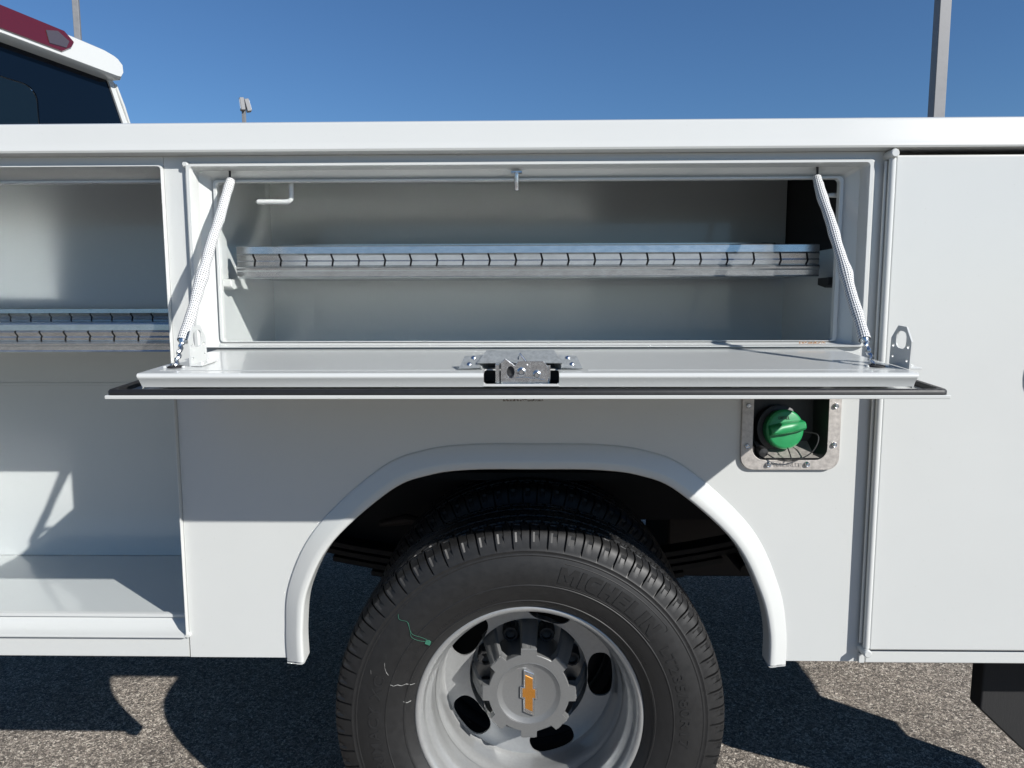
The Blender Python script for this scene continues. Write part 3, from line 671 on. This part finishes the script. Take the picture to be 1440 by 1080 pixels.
for k in range(8):
    b = PI / 8 + k * PI / 4; c = (.1065 * math.cos(b), 0, .1065 * math.sin(b))
    L = []; g = G(); n = 24
    for r, y in ((.019, .212), (.019, .178), (.0165, .172), (.0125, .172), (.0115, .181), (.0, .183)):
        L.append([(c[0] + r * (1 - (.07 if i % 2 else 0)) * math.cos(2 * PI * i / n), y + oy, c[2] + r * (1 - (.07 if i % 2 else 0)) * math.sin(2 * PI * i / n)) for i in range(n)])
    g.loft(L); g.obj('lug_nut', 'black_plastic', WH, 30)
# emblem: upright, long axis vertical
def tie(s, sl=.006):
    a, b, c, d = .0475, .0115, .0188, .0135     # half length, half narrow, half width of cross, half height of cross
    a, b, c, d = a + s, b + s, c + s, d + s
    return [(-b, a + sl), (-b, d), (-c, d + sl * .35), (-c, -d + sl * .35), (-b, -d), (-b, -a + sl * .6), (b, -a - sl), (b, -d), (c, -d - sl * .35), (c, d - sl * .35), (b, d), (b, a - sl * .6)]
g = G().prism(tie(0), .1095 + oc, .1138 + oc, XZ); g.obj('emblem_border', 'chrome', WH, 0, bevel=.0016)
g = G().prism([(x * .78, z * .80) for x, z in tie(-.0012)], .1082 + oc, .1094 + oc, XZ); g.obj('emblem', 'gold', WH, 0, bevel=.0006)
# inner dual and the far side duals
g2 = TYRE.copy(); sc.collection.objects.link(g2); 
W2 = empty('inner_wheel', (WC.x, .458 - 1.2, WC.z), T); g2.parent = W2; g2.rotation_euler = (0, .05, 0)
for s in (1,):
    G().lathe([(.226, .08), (.21, .06), (.20, -.05), (.205, -.09), (.226, -.1)], 48).obj('rim', 'underbody_black', W2)
    G().lathe([(.2, -.07), (.19, -.075), (.0, -.075)], 48).obj('wheel_disc', 'underbody_black', W2)
for yy in (1.963, 2.30):
    W3 = empty('far_wheel', (WC.x, yy - 1.2, WC.z), T); c = TYRE.copy(); sc.collection.objects.link(c); c.parent = W3
    G().lathe([(.226, -.08), (.2, 0), (.0, 0)], 32).obj('rim', 'underbody_black', W3)
# underbody
def ub(name, mat='underbody_black', **k): pass
part(G().tube([(0, .2, .398), (0, 2.2, .398)], .055, 16), 'axle', 'underbody_black')
part(G().lathe([(0, -.16), (.10, -.15), (.16, -.05), (.16, .05), (.10, .15), (0, .16)], 24, (0, 1.2, .40)), 'differential', 'underbody_black')
for yy in (.72, 1.60): part(G().box(-3.2, 1.55, yy, yy + .07, .60, .775), 'frame_rail', 'underbody_black')
for yy in (.70,):
    for i in range(5):
        ln = .78 - i * .11; L = []
        for t in range(-8, 9):
            x = t / 8 * ln; z = .475 + .115 * (x / .78) ** 2 - i * .022
            L.append([(x, yy - .065, z), (x, yy - .002, z), (x, yy - .002, z + .014), (x, yy - .065, z + .014)])
        part(G().loft(L, True, True), 'leaf_spring', 'underbody_black', smooth=20)
part(G().box(-.75, .12, .704, .708, .50, .97), 'wheel_well_blackout', 'underbody_black')  # black plates added to cover pale ground beyond the wheel well
part(G().box(.13, .90, .704, .708, .595, .97), 'wheel_well_blackout', 'underbody_black')
part(G().box(.46, .80, .92, 1.35, .335, .585), 'tank_shield', 'primer_brown', bevel=.01)
part(G().tube([(-.62, .60, .565), (-.62, .68, .565)], .024, 14), 'spring_eye', 'underbody_black')
part(G().tube([(.60, .55, .50), (.60, .70, .50)], .016, 12), 'shackle_bolt', 'underbody_black')
part(G().tube([(-.42, .64, .60), (-.34, .62, .62), (-.27, .60, .615)], [.010, .016, .008], 10), 'brake_line_bracket', 'primer_brown')
part(G().box(1.612, 1.79, .12, 2.2, .66, .778), 'ground_shade_box', 'underbody_black')  # unseen box added to shade the ground strip behind the arch
# rear bumper hanging below the body
bo = [(1.0, .535), (.998, .335), (1.10, .238), (1.13, .215), (1.50, .215), (1.55, .26), (1.55, .535)]
part(G().prism(bo, .16, .20, XZ), 'rear_step', 'ribbed_black', bevel=.004)
part(G().box(1.57, 1.608, -.002, .22, .40, .5265), 'rear_bumper', 'ribbed_black', bevel=.004)
part(G().box(1.0, 1.56, .045, .40, .536, .56), 'rear_floor', 'underbody_black')
part(G().box(-1.60, -.672, .042, .41, .56, .575), 'front_floor', 'underbody_black')

# ---------------------------------------------------------------- cab
CB = empty('cab', (-1.72, 1.0 - 1.2, 0), T); CB.rotation_euler = (0, 0, -math.radians(16))   # local y = across, x = rearwards
MIR = -.12   # centre of the cab in local y
def mir(pts): return pts + [(2 * MIR - y, z) for y, z in reversed(pts)]
def cpart(g, name, mat, **k): return _obj(g, name, mat, CB, **k)
# cab back and sides
body = [(.70, .62), (.70, 1.30), (.66, 1.60), (.553, 1.945), (.498, 2.075), (.46, 2.10)]
win = [(.60, 1.52), (.575, 1.72), (.523, 1.938), (.470, 2.070), (.463, 2.081)]
cpart(G().prism(mir(body), -.02, 0.0, YZ, [mir(win)[::-1]]), 'rear_wall', 'white_paint', smooth=20)
G_ = G().prism(mir([(.602, 1.518), (.577, 1.72), (.525, 1.939), (.472, 2.071), (.465, 2.083)]), -.012, -.007, YZ, [rrect(-.415, .172, 1.56, 1.972, .05, 6)[::-1]]); cpart(G_, 'rear_window', 'dark_glass', smooth=0)
cpart(G().prism(rrect(-.413, .170, 1.562, 1.970, .05, 6), -.016, -.011, YZ), 'sliding_pane', 'dark_glass_inner', smooth=0)
cpart(G().tube([(.0, .555, 1.935), (.003, .528, 2.0), (.0, .497, 2.073)], .006, 8), 'window_trim', 'white_paint')
# roof with overhanging spoiler lip
prof = mir([(.470, 2.083), (.487, 2.086), (.499, 2.108), (.496, 2.140), (.476, 2.160), (.455, 2.169), (.41, 2.176), (.291, 2.178)])
lip = mir([(.462, 2.090), (.478, 2.092), (.490, 2.110), (.488, 2.136), (.468, 2.152), (.45, 2.158), (.41, 2.164), (.291, 2.166)])
g = G(); n_ = len(prof)
g.loft([[(-1.3, y, z) for y, z in prof], [(-.10, y, z) for y, z in prof], [(.035, y, z - .004) for y, z in prof], [(.050, y, z) for y, z in lip]], True, True); cpart(g, 'roof', 'white_paint', smooth=40)
# high mounted brake light
lens = mir([(.229, 2.0975), (.267, 2.125), (.280, 2.149), (.243, 2.1765)])
g = G(); g.loft([[(.046, y, z) for y, z in lens], [(.056, MIR + (y - MIR) * .985, 2.137 + (z - 2.137) * .9) for y, z in lens]], True, True); cpart(g, 'brake_light', 'red_lens', smooth=0)
for ya in (.155,):
    g = G().prism([(ya + .02, 2.112), (ya + .085, 2.118), (ya + .098, 2.143), (ya + .055, 2.163), (ya + .01, 2.150)], .0555, .0585, YZ); cpart(g, 'cargo_lamp', 'clear_lens', smooth=0)
    g = G().prism([(2 * MIR - ya - .02, 2.112), (2 * MIR - ya - .085, 2.118), (2 * MIR - ya - .098, 2.143), (2 * MIR - ya - .055, 2.163), (2 * MIR - ya - .01, 2.150)], .0555, .0585, YZ); cpart(g, 'cargo_lamp', 'clear_lens', smooth=0)
# cab sides running forward
for s in (0, 1):
    L = []
    for x in (-.021, -1.3):
        q = [(.70, .62), (.70, 1.30), (.66, 1.60), (.553, 1.945), (.50, 2.08), (.48, 2.08), (.53, 1.945), (.635, 1.60), (.675, 1.30), (.675, .62)]
        L.append([(x, (2 * MIR - y) if s else y, z) for y, z in q])
    cpart(G().loft(L, True, True), 'cab_side', 'white_paint', smooth=20)
for s_ in (0, 1):
    sw = []
    for x, z, yy in ((-1.22, 1.40, .6885), (-.20, 1.40, .6885), (-.16, 1.62, .654), (-.24, 2.0, .531), (-1.22, 2.0, .531), (-1.22, 1.6, .660)):
        yy += .004; sw.append((x, (2 * MIR - yy) if s_ else yy, z))
    cpart(G().add(sw + [(x, y + (.003 if s_ else -.003), z) for x, y, z in sw], [tuple(range(6)), tuple(range(11, 5, -1))] + [(i, (i + 1) % 6, 6 + (i + 1) % 6, 6 + i) for i in range(6)]), 'side_window', 'dark_glass', smooth=0)
# dark cab interior: seat backs behind the glass
cpart(G().prism(mir([(.52, 1.1), (.52, 1.7), (.30, 1.78), (.0, 1.74)]), -.6, -.45, YZ), 'seat_back', 'black_plastic', bevel=.02)
cpart(G().box(-1.28, -.03, 2 * MIR - .66, .66, .9, 1.0), 'cab_floor', 'black_plastic')

# ---------------------------------------------------------------- tag stuck on the tyre
def onside(r, a, h=.0015): return (WC.x + r * math.cos(math.radians(a)), TY + SET - side_y(r) - h, WC.z + r * math.sin(math.radians(a)))
tp = onside(.263, 140.2, .002)
tg = empty('tyre_tag', tp); tag(tg, 'small green plastic tag on a thin green string stuck to the tyre sidewall', 'tag')
def loc(p): return tuple(a - b for a, b in zip(p, tp))
e1 = Vector((math.cos(math.radians(-18)), 0, math.sin(math.radians(-18)))); e2 = Vector((-e1.z, 0, e1.x))
G().prism([(-.005, -.0038), (.0055, -.0042), (.006, .003), (.0015, .0055), (-.005, .0038)], -.0012, .0008, lambda u, v, d: tuple(e1 * u + e2 * v + Vector((0, d, 0)))).obj('tag_plate', 'green_tag', tg)
for da in (-.5, .6):
    pts = catmull([onside(.2685, 139.8 + da), onside(.282, 140.6 + da * 1.6), onside(.297, 141.2 + da), onside(.308, 140.0), onside(.322, 138.3), onside(.337, 139.6), onside(.346, 138.6)][: (5 if da > 0 else 7)], 5)
    G().tube([loc(p) for p in pts], .00035, 5).obj('string', 'green_tag', tg)

# ---------------------------------------------------------------- light poles
def pole(base, h, half, rot, heads, label, dist_head=.5, headrot=0):
    r = empty('light_pole', base); r.rotation_euler = (0, 0, rot)
    tag(r, label, 'light pole', 'parking lot light poles')
    G().loft([[(a * half * s, b * half * s, z) for a, b in ((-1, -1), (1, -1), (1, 1), (-1, 1))] for z, s in ((.6, 1), (h, .92))], True, True).obj('shaft', 'pole_grey', r, 20, bevel=half * .12)
    G().lathe([(half * 2.6, 0), (half * 2.6, 1), (half * 2.3, 1.04), (0, 1.04)], 24, mx=Matrix.Rotation(PI / 2, 3, 'X')).obj('concrete_base', 'pole_grey', r)
    G().box(-half * 1.6, half * 1.6, -half * 1.6, half * 1.6, .61, .68).obj('base_cover', 'pole_grey', r)
    for dx, dy, tilt in heads:
        mx = Matrix.Translation((dx, dy, h + .05)) @ Matrix.Rotation(headrot, 4, 'Z') @ Matrix.Rotation(tilt, 4, 'Y')
        hd = G().box(-.26, .26, -.16, .16, -.09, .10, mx).obj('floodlight', 'pole_grey', r, 20, bevel=.03)
        G().box(-.20, .20, -.13, .13, -.098, -.0905, mx).obj('lens', 'lamp_glass', hd)
        G().tube([(0, 0, h - .12), (dx * .5, dy * .5, h - .05), (dx, dy, h)], half * .6, 8).obj('arm', 'pole_grey', r)
pole((4.33, 6.5, 0), 9.0, .062, 0, [(-.5, 0, 0), (.5, 0, 0)], 'square grey light pole rising close behind the white service body')
pole((-9.33, 14.0, 0), 9.5, .062, .3, [(-.5, 0, 0), (.5, 0, 0)], 'thin grey light pole rising behind the white cab roof')
pole((-12.08, 30.0, 0), 9.75, .075, 0, [(-.02, -.12, math.radians(84)), (.15, .08, math.radians(-104))], 'distant light pole topped with two tilted floodlight heads', headrot=.5)
